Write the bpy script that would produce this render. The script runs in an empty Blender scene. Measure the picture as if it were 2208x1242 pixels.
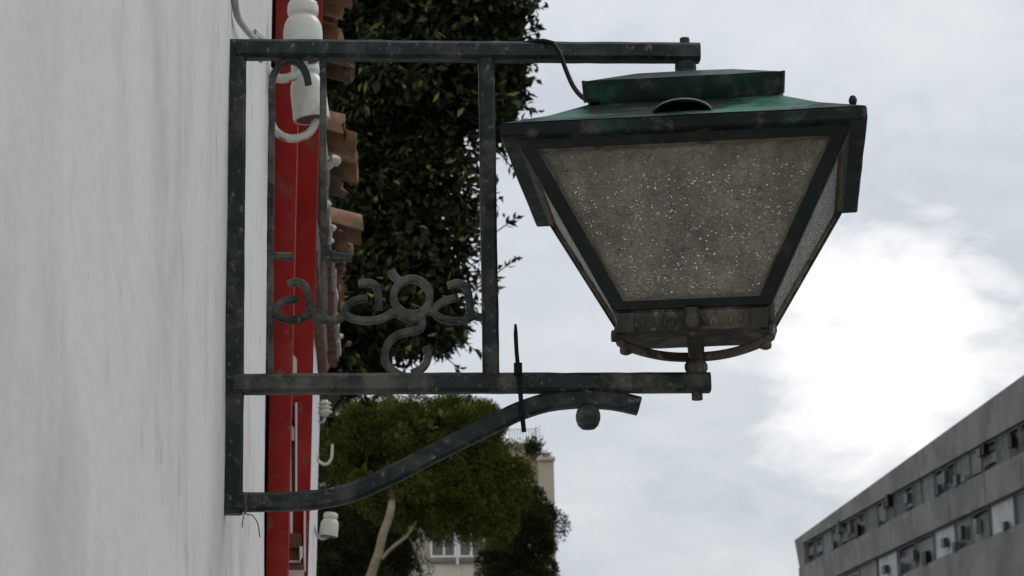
import bpy, math, random
import numpy as np
from mathutils import Vector, Matrix, noise
random.seed(7); rng = np.random.default_rng(11)
S = bpy.context.scene
COL = S.collection
R = math.radians

# ------------------------------------------------------------------ camera
F, YAW, PITCH, ROLL = 5273.5, .0838, .2287, -.018          # focal length in pixels of a 2208 wide picture
CAM = Vector((.1052, -3.0, 1.55))
FWD = Vector((math.sin(YAW) * math.cos(PITCH), math.cos(YAW) * math.cos(PITCH), math.sin(PITCH)))
RT = Vector((math.cos(YAW), -math.sin(YAW), 0)); UP = RT.cross(FWD)
RT, UP = RT * math.cos(ROLL) + UP * math.sin(ROLL), UP * math.cos(ROLL) - RT * math.sin(ROLL)
cd = bpy.data.cameras.new('camera'); cam = bpy.data.objects.new('camera', cd); COL.objects.link(cam)
cam.matrix_world = Matrix(((RT.x, UP.x, -FWD.x, CAM.x), (RT.y, UP.y, -FWD.y, CAM.y), (RT.z, UP.z, -FWD.z, CAM.z), (0, 0, 0, 1)))
cd.sensor_width = 36; cd.lens = F / 2208 * 36; cd.clip_start = .02; cd.clip_end = 3000
cd.dof.use_dof = True; cd.dof.focus_distance = 3.1; cd.dof.aperture_fstop = 30
S.camera = cam

def at(u, v, Y):
    """point of the plane y = Y seen at a picture position: used to measure the place from the photograph"""
    d = FWD + RT * ((u - 1104) / F) - UP * ((v - 621) / F)
    return CAM + d * ((Y - CAM.y) / d.y)
def pix(p):
    d = Vector(p) - CAM; w = d.dot(FWD)
    return 1104 + F * d.dot(RT) / w, 621 - F * d.dot(UP) / w

# ------------------------------------------------------------------ sky, sun, exposure
SUN_EL, SUN_AZ = R(48), R(62)            # azimuth from +Y towards +X
W = bpy.data.worlds.new('World'); S.world = W; W.use_nodes = True
nt = W.node_tree; N = nt.nodes; L = nt.links; N.clear()
def nd(t, **k):
    n = N.new(t)
    for a, b in k.items(): setattr(n, a, b)
    return n
def mth(op, a, b=None, clamp=False):
    n = nd('ShaderNodeMath', operation=op, use_clamp=clamp)
    for i, x in enumerate((a, b)):
        if x is None: continue
        if isinstance(x, (int, float)): n.inputs[i].default_value = x
        else: L.new(x, n.inputs[i])
    return n.outputs[0]
sky = nd('ShaderNodeTexSky', sky_type='NISHITA'); sky.sun_disc = False; sky.sun_elevation = SUN_EL; sky.sun_rotation = SUN_AZ
bg1 = nd('ShaderNodeBackground'); bg1.inputs[1].default_value = .1; L.new(sky.outputs[0], bg1.inputs[0])
tc = nd('ShaderNodeTexCoord'); sp = nd('ShaderNodeSeparateXYZ'); L.new(tc.outputs['Generated'], sp.inputs[0])
zc = mth('MAXIMUM', sp.outputs[2], 0.0)
den = mth('ADD', zc, .42)
cx = mth('DIVIDE', sp.outputs[0], den); cy = mth('DIVIDE', sp.outputs[1], den)
cv = nd('ShaderNodeCombineXYZ'); L.new(cx, cv.inputs[0]); L.new(cy, cv.inputs[1]); cv.inputs[2].default_value = 3.7
n1 = nd('ShaderNodeTexNoise'); n1.inputs['Scale'].default_value = 5.5; n1.inputs['Detail'].default_value = 7; n1.inputs['Roughness'].default_value = .5
L.new(cv.outputs[0], n1.inputs['Vector'])
n2 = nd('ShaderNodeTexNoise'); n2.inputs['Scale'].default_value = 15; n2.inputs['Detail'].default_value = 6; n2.inputs['Roughness'].default_value = .55; n2.inputs['Distortion'].default_value = .4
L.new(cv.outputs[0], n2.inputs['Vector'])
# thin part of the cloud layer where the light comes through
gd = (at(1915, 765, 100) - CAM).normalized()
dp = nd('ShaderNodeVectorMath', operation='DOT_PRODUCT'); L.new(tc.outputs['Generated'], dp.inputs[0]); dp.inputs[1].default_value = gd
lobe = mth('POWER', mth('MAXIMUM', dp.outputs['Value'], 0.0), 600)
thin = mth('ADD', lobe, mth('MULTIPLY', mth('SUBTRACT', n2.outputs[0], .5), 1.05))
rp = nd('ShaderNodeValToRGB'); L.new(thin, rp.inputs[0])
rp.color_ramp.elements[0].position = .3; rp.color_ramp.elements[0].color = (0, 0, 0, 1)
rp.color_ramp.elements[1].position = .72; rp.color_ramp.elements[1].color = (1, 1, 1, 1)
cr = nd('ShaderNodeValToRGB'); L.new(mth('ADD', mth('MULTIPLY', n1.outputs[0], .55), mth('MULTIPLY', n2.outputs[0], .45)), cr.inputs[0])
e = cr.color_ramp.elements
e[0].position = .38; e[0].color = (1.0, 1.065, 1.165, 1); e[1].position = .64; e[1].color = (1.3, 1.33, 1.38, 1)
e2 = e.new(.5); e2.color = (1.15, 1.21, 1.29, 1)
mx = nd('ShaderNodeMix', data_type='RGBA'); L.new(rp.outputs[0], mx.inputs[0]); L.new(cr.outputs[0], mx.inputs[6]); mx.inputs[7].default_value = (1.9, 1.89, 1.86, 1)
fac = mth('ADD', .5, mth('MULTIPLY', zc, .28))       # overcast skies brighten towards the zenith
vm = nd('ShaderNodeVectorMath', operation='SCALE'); L.new(mx.outputs[2], vm.inputs[0]); L.new(fac, vm.inputs['Scale'])
bg2 = nd('ShaderNodeBackground'); L.new(vm.outputs[0], bg2.inputs[0]); bg2.inputs[1].default_value = 1.05
ms = nd('ShaderNodeMixShader'); ms.inputs[0].default_value = .96; L.new(bg1.outputs[0], ms.inputs[1]); L.new(bg2.outputs[0], ms.inputs[2])
wo = nd('ShaderNodeOutputWorld'); L.new(ms.outputs[0], wo.inputs[0])
sl = bpy.data.lights.new('sun', 'SUN'); sl.energy = .5; sl.angle = R(25); sl.color = (1, .96, .9)
so = bpy.data.objects.new('sun', sl); COL.objects.link(so)
sd = Vector((math.sin(SUN_AZ) * math.cos(SUN_EL), math.cos(SUN_AZ) * math.cos(SUN_EL), math.sin(SUN_EL)))
so.rotation_euler = (-sd).to_track_quat('-Z', 'Y').to_euler(); so.location = (20, 10, 30)
S.view_settings.view_transform = 'Standard'; S.view_settings.look = 'None'; S.view_settings.gamma = 1
S.view_settings.exposure = 0; S.view_settings.use_curve_mapping = False
S.render.engine = 'CYCLES'; S.cycles.max_bounces = 8

# ------------------------------------------------------------------ materials
def material(name, base, rough=.8, var=.25, scale=6, c2=None, m2=(.5, .65), s2=3, bump=.0, bscale=40, metal=0, island=0, spec=.5, stretch=None, c3=None, m3=(.6, .7), s3=20, tint=None, c4=None, m4=(.68, .72), s4=60, shift=(0, 0, 0)):
    m = bpy.data.materials.new(name); m.use_nodes = True; t = m.node_tree; b = t.nodes['Principled BSDF']
    b.inputs['Roughness'].default_value = rough; b.inputs['Metallic'].default_value = metal; b.inputs['Specular IOR Level'].default_value = spec
    tcn = t.nodes.new('ShaderNodeTexCoord'); src = tcn.outputs['Object']
    if stretch:
        mp = t.nodes.new('ShaderNodeMapping'); mp.inputs['Scale'].default_value = stretch; mp.inputs['Location'].default_value = shift; t.links.new(src, mp.inputs[0]); src = mp.outputs[0]
    def ns(sc, det=6, ro=.6):
        n = t.nodes.new('ShaderNodeTexNoise'); n.inputs['Scale'].default_value = sc; n.inputs['Detail'].default_value = det; n.inputs['Roughness'].default_value = ro
        t.links.new(src, n.inputs['Vector']); return n.outputs[0]
    r = t.nodes.new('ShaderNodeValToRGB'); t.links.new(ns(scale), r.inputs[0])
    r.color_ramp.elements[0].position = .3; r.color_ramp.elements[1].position = .7
    r.color_ramp.elements[0].color = tuple(c * (1 - var) for c in base) + (1,); r.color_ramp.elements[1].color = tuple(min(1, c * (1 + var)) for c in base) + (1,)
    col = r.outputs[0]
    def over(col, c, mm, sc):
        rr = t.nodes.new('ShaderNodeValToRGB'); rr.color_ramp.elements[0].position = mm[0]; rr.color_ramp.elements[1].position = mm[1]
        t.links.new(ns(sc, 8, .65), rr.inputs[0])
        x = t.nodes.new('ShaderNodeMix'); x.data_type = 'RGBA'; t.links.new(rr.outputs[0], x.inputs[0]); t.links.new(col, x.inputs[6]); x.inputs[7].default_value = tuple(c) + (1,)
        return x.outputs[2]
    if c2: col = over(col, c2, m2, s2)
    if c3: col = over(col, c3, m3, s3)
    if c4: col = over(col, c4, m4, s4)
    if island:
        g = t.nodes.new('ShaderNodeNewGeometry'); h = t.nodes.new('ShaderNodeHueSaturation')
        mr = t.nodes.new('ShaderNodeMapRange'); mr.inputs[3].default_value = 1 - island; mr.inputs[4].default_value = 1 + island
        t.links.new(g.outputs['Random Per Island'], mr.inputs[0]); t.links.new(mr.outputs[0], h.inputs['Value']); t.links.new(col, h.inputs['Color']); col = h.outputs[0]
    if tint:
        oi = t.nodes.new('ShaderNodeObjectInfo'); h = t.nodes.new('ShaderNodeHueSaturation')
        mr = t.nodes.new('ShaderNodeMapRange'); mr.inputs[3].default_value = 1 - tint; mr.inputs[4].default_value = 1 + tint
        t.links.new(oi.outputs['Random'], mr.inputs[0]); t.links.new(mr.outputs[0], h.inputs['Value']); t.links.new(col, h.inputs['Color']); col = h.outputs[0]
    t.links.new(col, b.inputs['Base Color'])
    if bump:
        bn = t.nodes.new('ShaderNodeBump'); bn.inputs['Strength'].default_value = 1; bn.inputs['Distance'].default_value = bump
        t.links.new(ns(bscale, 6, .65), bn.inputs['Height']); t.links.new(bn.outputs[0], b.inputs['Normal'])
    return m
M = {}
PATCH = (3.7, .3, 3.1)
M['plaster'] = material('white_plaster', (.75, .742, .72), .85, .06, 1.6, (.62, .6, .555), (.5, .66), 2.6, bump=.0021, bscale=38, c3=(.53, .51, .455), m3=(.58, .7), s3=8, c4=(.38, .36, .32), m4=(.675, .72), s4=38)
M['plaster2'] = material('far_plaster', (.68, .68, .67), .85, .08, 2, bump=.002, bscale=25)
M['red'] = material('red_paint', (.27, .013, .009), .55, .2, 4, (.31, .03, .02), (.48, .62), 7, bump=.0015, bscale=30, c3=(.2, .07, .045), m3=(.56, .66), s3=22, spec=.15, c4=(.42, .27, .22), m4=(.69, .73), s4=45)
M['iron'] = material('green_black_iron', (.011, .021, .019), .5, .6, 12, (.06, .064, .057), (.47, .62), 24, bump=.0012, bscale=90, c3=(.17, .167, .15), m3=(.585, .68), s3=95, spec=.3)
M['iron_dusty'] = material('dusty_iron', (.022, .028, .026), .6, .5, 14, (.12, .115, .093), (.45, .6), 17, bump=.0012, bscale=90, c3=(.19, .18, .15), m3=(.58, .7), s3=130, spec=.3)
M['iron_brown'] = material('brown_grimy_iron', (.042, .037, .027), .65, .4, 18, (.13, .11, .078), (.46, .6), 26, bump=.0015, bscale=60, c3=(.26, .25, .21), m3=(.58, .68), s3=60, stretch=(1, 1, .6), spec=.3)
M['frame'] = material('dark_green_frame', (.008, .014, .012), .42, .5, 14, (.06, .056, .042), (.56, .72), 26, bump=.0008, bscale=90, c3=(.12, .115, .1), m3=(.64, .74), s3=120, spec=.35)
M['roof_metal'] = material('patinated_roof_metal', (.012, .026, .021), .55, .5, 9, (.07, .21, .155), (.5, .6), 6.5, bump=.001, bscale=45, c3=(.085, .077, .064), m3=(.53, .64), s3=24, spec=.12, stretch=(.7, 1, 1), shift=PATCH)
M['rim_metal'] = material('dark_rim_metal', (.011, .018, .016), .5, .5, 9, (.02, .075, .055), (.56, .68), 10, bump=.001, bscale=45, c3=(.085, .08, .068), m3=(.53, .66), s3=34, spec=.15)
M['cap_metal'] = material('dark_cap_metal', (.008, .022, .017), .5, .5, 9, (.02, .06, .045), (.5, .6), 12, bump=.001, bscale=45, c3=(.075, .07, .06), m3=(.55, .66), s3=20, spec=.15)
M['putty'] = material('old_putty', (.16, .135, .095), .9, .3, 40, (.06, .05, .035), (.5, .65), 30, bump=.001, bscale=120)
M['rust'] = material('rust', (.13, .06, .025), .9, .4, 30, bump=.001, bscale=90)
M['ceramic'] = material('white_porcelain', (.64, .64, .58), .22, .07, 8, (.46, .43, .34), (.5, .66), 14, spec=.6, c3=(.3, .25, .17), m3=(.62, .7), s3=24)
M['ceramic_old'] = material('yellowed_porcelain', (.6, .58, .47), .35, .08, 8, (.42, .38, .28), (.58, .8), 14)
M['hook'] = material('painted_hook', (.6, .59, .54), .6, .12, 20, (.17, .1, .06), (.55, .62), 30, bump=.001, bscale=60)
M['brick'] = material('brown_eave_brick', (.15, .075, .038), .9, .35, 20, (.24, .13, .07), (.5, .75), 14, bump=.002, bscale=60, tint=.25)
M['tile'] = material('clay_tile', (.22, .112, .058), .9, .4, 12, (.11, .088, .055), (.47, .6), 9, bump=.002, bscale=50, c3=(.38, .22, .14), m3=(.58, .7), s3=14, tint=.4)
M['mortar'] = material('lime_mortar', (.62, .59, .52), .95, .15, 20, bump=.004, bscale=40)
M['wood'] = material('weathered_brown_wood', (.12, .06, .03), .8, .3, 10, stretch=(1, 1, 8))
M['black'] = material('black_plastic', (.005, .005, .006), .5, .2, 20, spec=.15)
M['wire'] = material('white_cable', (.5, .49, .43), .6, .15, 20)
M['straw'] = material('dry_straw', (.12, .11, .085), .9, .2, 20)
M['ficus'] = material('ficus_leaf', (.022, .03, .008), .5, .3, 1.5, island=.8, spec=.15)
M['ficus_new'] = material('young_ficus_leaf', (.15, .19, .035), .5, .2, 1.5, island=.4, spec=.3)
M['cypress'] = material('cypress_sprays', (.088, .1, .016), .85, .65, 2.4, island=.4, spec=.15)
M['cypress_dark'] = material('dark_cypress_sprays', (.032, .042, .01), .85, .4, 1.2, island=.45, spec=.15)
M['bark'] = material('pale_bark', (.24, .2, .125), .9, .25, 6, (.14, .11, .07), (.5, .7), 5, bump=.01, bscale=12)
M['bark_dark'] = material('dark_bark', (.06, .05, .035), .9, .3, 6, bump=.01, bscale=12)
M['beige'] = material('beige_render', (.46, .41, .31), .9, .08, .5, (.36, .33, .27), (.55, .75), .3)
M['cream'] = material('cream_panel', (.62, .58, .44), .8, .05, .6, tint=.05)
M['winwhite'] = material('white_frame', (.75, .76, .78), .5, .05, 3)
M['blind'] = material('grey_brown_blind', (.14, .115, .1), .6, .1, 2)
M['concrete'] = material('grey_concrete', (.2, .198, .18), .9, .12, .5, (.13, .135, .125), (.45, .6), .35)
M['pale_panel'] = material('pale_grey_panel', (.4, .41, .43), .7, .15, .7, (.28, .29, .3), (.5, .65), .9)
M['glassdark'] = material('dark_window_glass', (.04, .052, .05), .4, .4, .8, spec=.2)
M['curtain'] = material('dull_green_curtain', (.1, .125, .112), .8, .4, 1.6, tint=.5)
M['redcloth'] = material('red_awning', (.12, .05, .04), .8, .15, 1)
M['ground'] = material('pavement_slabs', (.2, .195, .185), .9, .15, .6, bump=.004, bscale=10)
M['asphalt'] = material('asphalt', (.05, .05, .052), .9, .2, 3, bump=.004, bscale=60)

def glass_material(name, tone, dark, crackle=True):
    m = bpy.data.materials.new(name); m.use_nodes = True; t = m.node_tree; t.nodes.clear()
    n = lambda ty: t.nodes.new(ty)
    o = n('ShaderNodeOutputMaterial'); tcn = n('ShaderNodeTexCoord'); src = tcn.outputs['Object']
    nz = n('ShaderNodeTexNoise'); nz.inputs['Scale'].default_value = 60; nz.inputs['Detail'].default_value = 4; t.links.new(src, nz.inputs[0])
    wv = n('ShaderNodeVectorMath'); wv.operation = 'MULTIPLY_ADD'; t.links.new(nz.outputs['Color'], wv.inputs[0]); wv.inputs[1].default_value = (.012, .012, .012); t.links.new(src, wv.inputs[2])
    vo = n('ShaderNodeTexVoronoi'); vo.feature = 'DISTANCE_TO_EDGE'; vo.inputs['Scale'].default_value = 85; t.links.new(wv.outputs[0], vo.inputs['Vector'])
    rr = n('ShaderNodeValToRGB'); rr.color_ramp.elements[0].position = .0; rr.color_ramp.elements[1].position = .028
    rr.color_ramp.elements[0].color = tuple(c * dark for c in tone) + (1,); rr.color_ramp.elements[1].color = tone + (1,); t.links.new(vo.outputs['Distance'], rr.inputs[0])
    big = n('ShaderNodeTexNoise'); big.inputs['Scale'].default_value = 16; big.inputs['Detail'].default_value = 6; t.links.new(src, big.inputs[0])
    mr = n('ShaderNodeMapRange'); mr.inputs[1].default_value = .3; mr.inputs[2].default_value = .7; mr.inputs[3].default_value = .72; mr.inputs[4].default_value = 1.2; t.links.new(big.outputs[0], mr.inputs[0])
    mp = n('ShaderNodeMapping'); mp.inputs['Scale'].default_value = (1, 1, .12); t.links.new(src, mp.inputs[0])
    sn = n('ShaderNodeTexNoise'); sn.inputs['Scale'].default_value = 70; sn.inputs['Detail'].default_value = 5; t.links.new(mp.outputs[0], sn.inputs[0])
    m2 = n('ShaderNodeMapRange'); m2.inputs[1].default_value = .35; m2.inputs[2].default_value = .65; m2.inputs[3].default_value = .84; m2.inputs[4].default_value = 1.1; t.links.new(sn.outputs[0], m2.inputs[0])
    mm = n('ShaderNodeMath'); mm.operation = 'MULTIPLY'; t.links.new(mr.outputs[0], mm.inputs[0]); t.links.new(m2.outputs[0], mm.inputs[1]); mr = mm
    sc = n('ShaderNodeVectorMath'); sc.operation = 'SCALE'; t.links.new(rr.outputs[0], sc.inputs[0]); t.links.new(mr.outputs[0], sc.inputs['Scale'])
    fine = n('ShaderNodeTexNoise'); fine.inputs['Scale'].default_value = 260; fine.inputs['Detail'].default_value = 3; t.links.new(src, fine.inputs[0])
    bp = n('ShaderNodeBump'); bp.inputs['Distance'].default_value = .0035; bp.inputs['Strength'].default_value = 1
    f2 = n('ShaderNodeTexNoise'); f2.inputs['Scale'].default_value = 110; f2.inputs['Detail'].default_value = 5; f2.inputs['Roughness'].default_value = .7; f2.inputs['Distortion'].default_value = 1.2; t.links.new(src, f2.inputs[0])
    ad = n('ShaderNodeMath'); ad.operation = 'MULTIPLY_ADD'; t.links.new(f2.outputs[0], ad.inputs[0]); ad.inputs[1].default_value = 1.6; t.links.new(fine.outputs[0], ad.inputs[2]); t.links.new(ad.outputs[0], bp.inputs['Height'])
    d = n('ShaderNodeBsdfDiffuse'); tr = n('ShaderNodeBsdfTranslucent'); g = n('ShaderNodeBsdfGlossy'); g.inputs['Roughness'].default_value = .16
    for q in (d, tr): t.links.new(sc.outputs[0], q.inputs['Color'])
    for q in (d, g): t.links.new(bp.outputs[0], q.inputs['Normal'])
    a = n('ShaderNodeMixShader'); a.inputs[0].default_value = .62; t.links.new(d.outputs[0], a.inputs[1]); t.links.new(tr.outputs[0], a.inputs[2])
    fr = n('ShaderNodeFresnel'); fr.inputs['IOR'].default_value = 1.5; b = n('ShaderNodeMixShader'); t.links.new(fr.outputs[0], b.inputs[0]); t.links.new(bp.outputs[0], tr.inputs['Normal']); t.links.new(a.outputs[0], b.inputs[1]); t.links.new(g.outputs[0], b.inputs[2]); t.links.new(b.outputs[0], o.inputs[0])
    return m
M['pane'] = glass_material('crackled_lantern_glass', (.78, .71, .56), .45)
m = bpy.data.materials.new('mirror_glint_beads'); m.use_nodes = True
b = m.node_tree.nodes['Principled BSDF']; b.inputs['Base Color'].default_value = (.95, .95, .95, 1); b.inputs['Metallic'].default_value = 1; b.inputs['Roughness'].default_value = .06  # mirror metal for the added beads that stand in for glints
M['bead'] = m

# ------------------------------------------------------------------ mesh helpers
class MB:
    def __init__(s): s.v = []; s.f = []
    def add(s, vs, fs):
        o = len(s.v); s.v += [tuple(p) for p in vs]; s.f += [tuple(i + o for i in f) for f in fs]; return s
    def box(s, lo, hi):
        (a, b, c), (d, e, f) = lo, hi
        return s.add([(a, b, c), (d, b, c), (d, e, c), (a, e, c), (a, b, f), (d, b, f), (d, e, f), (a, e, f)],
                     [(0, 3, 2, 1), (4, 5, 6, 7), (0, 1, 5, 4), (1, 2, 6, 5), (2, 3, 7, 6), (3, 0, 4, 7)])
    def hexa(s, p):   # eight points, bottom ring then top ring
        return s.add(p, [(0, 3, 2, 1), (4, 5, 6, 7), (0, 1, 5, 4), (1, 2, 6, 5), (2, 3, 7, 6), (3, 0, 4, 7)])
    def loft(s, rings, cap=True, closed=True):
        o = len(s.v); n = len(rings[0])
        for r in rings: s.v += [tuple(p) for p in r]
        for i in range(len(rings) - 1):
            for j in range(n if closed else n - 1):
                k = (j + 1) % n
                s.f.append((o + i * n + j, o + i * n + k, o + (i + 1) * n + k, o + (i + 1) * n + j))
        if cap: s.f.append(tuple(o + j for j in reversed(range(n)))); s.f.append(tuple(o + (len(rings) - 1) * n + j for j in range(n)))
        return s
    def tube(s, path, r, n=10, cap=True):
        P = [Vector(p) for p in path]; rs = r if isinstance(r, (list, tuple)) else [r] * len(P)
        T = [(P[min(i + 1, len(P) - 1)] - P[max(i - 1, 0)]).normalized() for i in range(len(P))]
        u = T[0].orthogonal().normalized(); rings = []
        for p, t, rr in zip(P, T, rs):
            u = (u - t * u.dot(t)).normalized(); w = t.cross(u)
            rings.append([p + (u * math.cos(2 * math.pi * k / n) + w * math.sin(2 * math.pi * k / n)) * rr for k in range(n)])
        return s.loft(rings, cap)
    def bar(s, path, w, d, jit=.0006, ch=.18):   # rectangular bar along a path in a plane y = const
        P = [Vector(p) for p in path]; rings = []
        c = min(w, d) * ch; pr = [(-w/2, -d/2 + c), (-w/2 + c, -d/2), (w/2 - c, -d/2), (w/2, -d/2 + c), (w/2, d/2 - c), (w/2 - c, d/2), (-w/2 + c, d/2), (-w/2, d/2 - c)]
        for i, p in enumerate(P):
            t = (P[min(i + 1, len(P) - 1)] - P[max(i - 1, 0)]).normalized(); y = Vector((0, 1, 0)); u = y.cross(t).normalized()
            ring = []
            for a, b in pr:
                q = p + u * a + y * b
                ring.append(q + noise.noise_vector(q * 45) * jit + noise.noise_vector(q * 9) * jit)
            rings.append(ring)
        return s.loft(rings)
    def lathe(s, c, prof, n=20, axis=(0, 0, 1)):
        c = Vector(c); ax = Vector(axis).normalized(); u = ax.orthogonal().normalized(); w = ax.cross(u)
        return s.loft([[c + ax * z + (u * math.cos(2 * math.pi * k / n) + w * math.sin(2 * math.pi * k / n)) * max(r, 1e-4) for k in range(n)] for r, z in prof])
    def build(s, name, mat, parent=None, org=None, smooth=False, angle=40):
        me = bpy.data.meshes.new(name); o = Vector(org) if org is not None else None
        me.from_pydata([tuple(Vector(v) - o) for v in s.v] if o is not None else s.v, [], s.f)
        me.materials.append(M[mat]); me.validate(); me.update()
        if smooth:
            me.polygons.foreach_set('use_smooth', [True] * len(me.polygons)); me.set_sharp_from_angle(angle=R(angle))
        ob = bpy.data.objects.new(name, me); COL.objects.link(ob)
        if parent: ob.parent = parent
        elif o is not None: ob.location = o
        return ob
def tag(o, label=None, cat=None, group=None, kind=None):
    for k, v in (('label', label), ('category', cat), ('group', group), ('kind', kind)):
        if v: o[k] = v
    return o
def empty(name, loc, label=None, cat=None, group=None):
    o = bpy.data.objects.new(name, None); COL.objects.link(o); o.location = loc; o.empty_display_size = .1
    return tag(o, label, cat, group)
def smooth_path(pts, step=.01):
    P = [Vector(p) for p in pts]; P = [P[0] * 2 - P[1]] + P + [P[-1] * 2 - P[-2]]; out = []
    for i in range(1, len(P) - 2):
        n = max(1, int((P[i + 1] - P[i]).length / step))
        for k in range(n):
            t = k / n; a, b, c, d = P[i - 1], P[i], P[i + 1], P[i + 2]
            out.append(.5 * ((2 * b) + (c - a) * t + (2 * a - 5 * b + 4 * c - d) * t * t + (3 * b - a - 3 * c + d) * t ** 3))
    return out + [P[-2]]
def line(a, b, step=.02):
    a, b = Vector(a), Vector(b); n = max(1, int((b - a).length / step)); return [a.lerp(b, i / n) for i in range(n + 1)]
def quads_object(name, V, mat, parent=None, org=(0, 0, 0), kind=None, mats=None):
    """V: (n,4,3) array of quads made into one mesh"""
    V = V - np.array(org); n = len(V); me = bpy.data.meshes.new(name)
    me.vertices.add(n * 4); me.vertices.foreach_set('co', V.reshape(-1).astype(np.float32))
    me.loops.add(n * 4); me.loops.foreach_set('vertex_index', np.arange(n * 4, dtype=np.int32))
    me.polygons.add(n); me.polygons.foreach_set('loop_start', np.arange(0, n * 4, 4, dtype=np.int32)); me.polygons.foreach_set('loop_total', np.full(n, 4, np.int32))
    me.materials.append(M[mat])
    if mats is not None:
        me.materials.append(M[mats[0]]); me.polygons.foreach_set('material_index', mats[1].astype(np.int32))
    me.update(calc_edges=True); ob = bpy.data.objects.new(name, me); COL.objects.link(ob)
    if parent: ob.parent = parent
    if kind: ob['kind'] = kind
    return ob

# ------------------------------------------------------------------ ground
g = MB(); g.add([(-600, -600, 0), (600, -600, 0), (600, 600, 0), (-600, 600, 0)], [(0, 1, 2, 3)])
tag(g.build('ground', 'ground'), kind='structure')
g = MB(); g.add([(2.4, -300, .004), (9.4, -300, .004), (9.4, 300, .004), (2.4, 300, .004)], [(0, 1, 2, 3)])
tag(g.build('road', 'asphalt'), kind='structure')
g = MB(); g.box((2.2, -60, 0), (2.4, 60, .12)); tag(g.build('kerb', 'ground'), kind='structure')

# ------------------------------------------------------------------ near house: white plastered wall
YE = 1.9
hA = empty('white_house', (-2, -1, 0), 'near white plastered house wall that carries the lantern bracket', 'house')
def wall_x(y, z):
    x = .0035 * noise.noise((y * 1.1, z * .9, 1)) + .0022 * noise.noise((y * 5, z * 2.3, 4)) + .0012 * noise.noise((y * 16, z * 7, 9)) + .0005 * noise.noise((y * 50, z * 30, 2))
    k = min(1, max(0, (y - .5) / 1.2)); x += k * (.012 + .0095 * (z - 2.1)) - .001
    if y > YE - .06: x -= ((y - YE + .06) / .06) ** 2 * (.003 + .003 * noise.noise((3, z * 6, 0)))
    return x
ys = sorted(set([-4.2 + .05 * i for i in range(36)] + [-2.4 + .02 * i for i in range(213)] + [YE - .02, YE - .008, YE])); ys = [y for y in ys if y <= YE]
zs = [0, .4, .8, 1.2] + [1.4 + .02 * i for i in range(116)]
g = MB(); nz = len(zs)
for y in ys:
    for z in zs: g.v.append((wall_x(y, z), y, z))
for i in range(len(ys) - 1):
    for j in range(nz - 1): g.f.append((i * nz + j, (i + 1) * nz + j, (i + 1) * nz + j + 1, i * nz + j + 1))
a = len(g.v); T = zs[-1]
g.v += [(-4, -4.2, 0), (-4, YE, 0), (-4, YE, T), (-4, -4.2, T)]
k = len(ys) - 1
g.f += [tuple([k * nz + j for j in range(nz)][::-1] + [a + 2, a + 1])[::-1], (a, a + 3, a + 2, a + 1),
        tuple([j for j in range(nz)] + [a + 3, a])[::-1], tuple([i * nz + nz - 1 for i in range(len(ys))] + [a + 2, a + 3])]
w = g.build('wall', 'plaster', hA, hA.location, True, 50)
g = MB(); g.box((-4.1, -4.3, T), (.06, YE - .03, T + .08)); g.build('coping', 'mortar', hA, hA.location)

# ------------------------------------------------------------------ red house front with its two stepped pilasters
hB = empty('red_house', (-2, 2.1, 0), 'narrow red painted house front stepping out past the white wall', 'house')
def lean(u1, v1, u2, v2, Y):
    p, q = at(u1, v1, Y), at(u2, v2, Y); k = (p.x - q.x) / (p.z - q.z)
    return lambda z: q.x + k * (z - q.z)
def prism(g, fl, fr, y0, y1, z0, z1, n=14, wob=.0012):
    rings = []
    for i in range(n + 1):
        z = z0 + (z1 - z0) * i / n; o = [wob * noise.noise((z * 3, y0 * 7, s)) for s in (0, 5)]
        rings.append([(fl(z) + o[0], y0, z), (fr(z) + o[1], y0, z), (fr(z) + o[1], y1, z), (fl(z) + o[0], y1, z)])
    g.loft(rings)
Y1, Y2 = 1.95, 2.2
l1 = lean(594, 100, 574, 1200, Y1); r1 = lean(645, 100, 621, 1200, Y1)
g = MB(); prism(g, l1, r1, Y1, Y2 - .004, 0, 3.75); g.build('inner_pilaster', 'red', hB, hB.location)
r2 = lean(690, 200, 664, 1240, Y2)
g = MB(); prism(g, lambda z: -.02, r2, Y2, Y2 + .13, 0, 3.75); g.build('outer_pilaster', 'red', hB, hB.location)
g = MB(); g.box((-4, Y1 + .02, 0), (-.03, Y2 + .13, 3.72)); g.build('wall', 'red', hB, hB.location)
# pale window shutters and boxes that show between the two pilasters lower down
def slab(name, mat, u0, u1, v0, v1, Y, dy, top=0, bot=0, par=hB):
    """upright board; top and bot bevel its left or right end"""
    p = [at(u0, v1, Y), at(u1, v1 + bot, Y), at(u1, v0 + top, Y), at(u0, v0, Y)]
    g = MB(); g.hexa([p[0], p[1], p[1] + Vector((0, dy, 0)), p[0] + Vector((0, dy, 0)), p[3], p[2], p[2] + Vector((0, dy, 0)), p[3] + Vector((0, dy, 0))])
    return g.build(name, mat, par, par.location)
YS = Y2 - .035
slab('shutter_edge', 'winwhite', 628, 640, 757, 812, YS, .03, 18)
slab('window_frame', 'wood', 627, 634, 866, 905, YS + .01, .02)
slab('window_frame', 'winwhite', 636.5, 641, 868, 1085, YS, .03, 0)
slab('window_pane', 'winwhite', 626, 635, 911, 950, YS + .005, .02, 14)
slab('window_frame', 'winwhite', 625, 628.5, 948, 1130, YS + .002, .02)
slab('window_pane', 'wood', 629, 636, 950, 1075, YS + .012, .02, 14)
slab('window_frame', 'winwhite', 625.5, 631, 1085, 1200, YS + .004, .02)
slab('meter_box', 'wood', 620, 650, 1150, 1178, YS - .005, .04)
slab('box_lid', 'brick', 619, 651, 1178, 1181, YS - .012, .05)
slab('meter_box', 'brick', 619, 647, 1182, 1207, YS - .003, .04)
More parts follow.
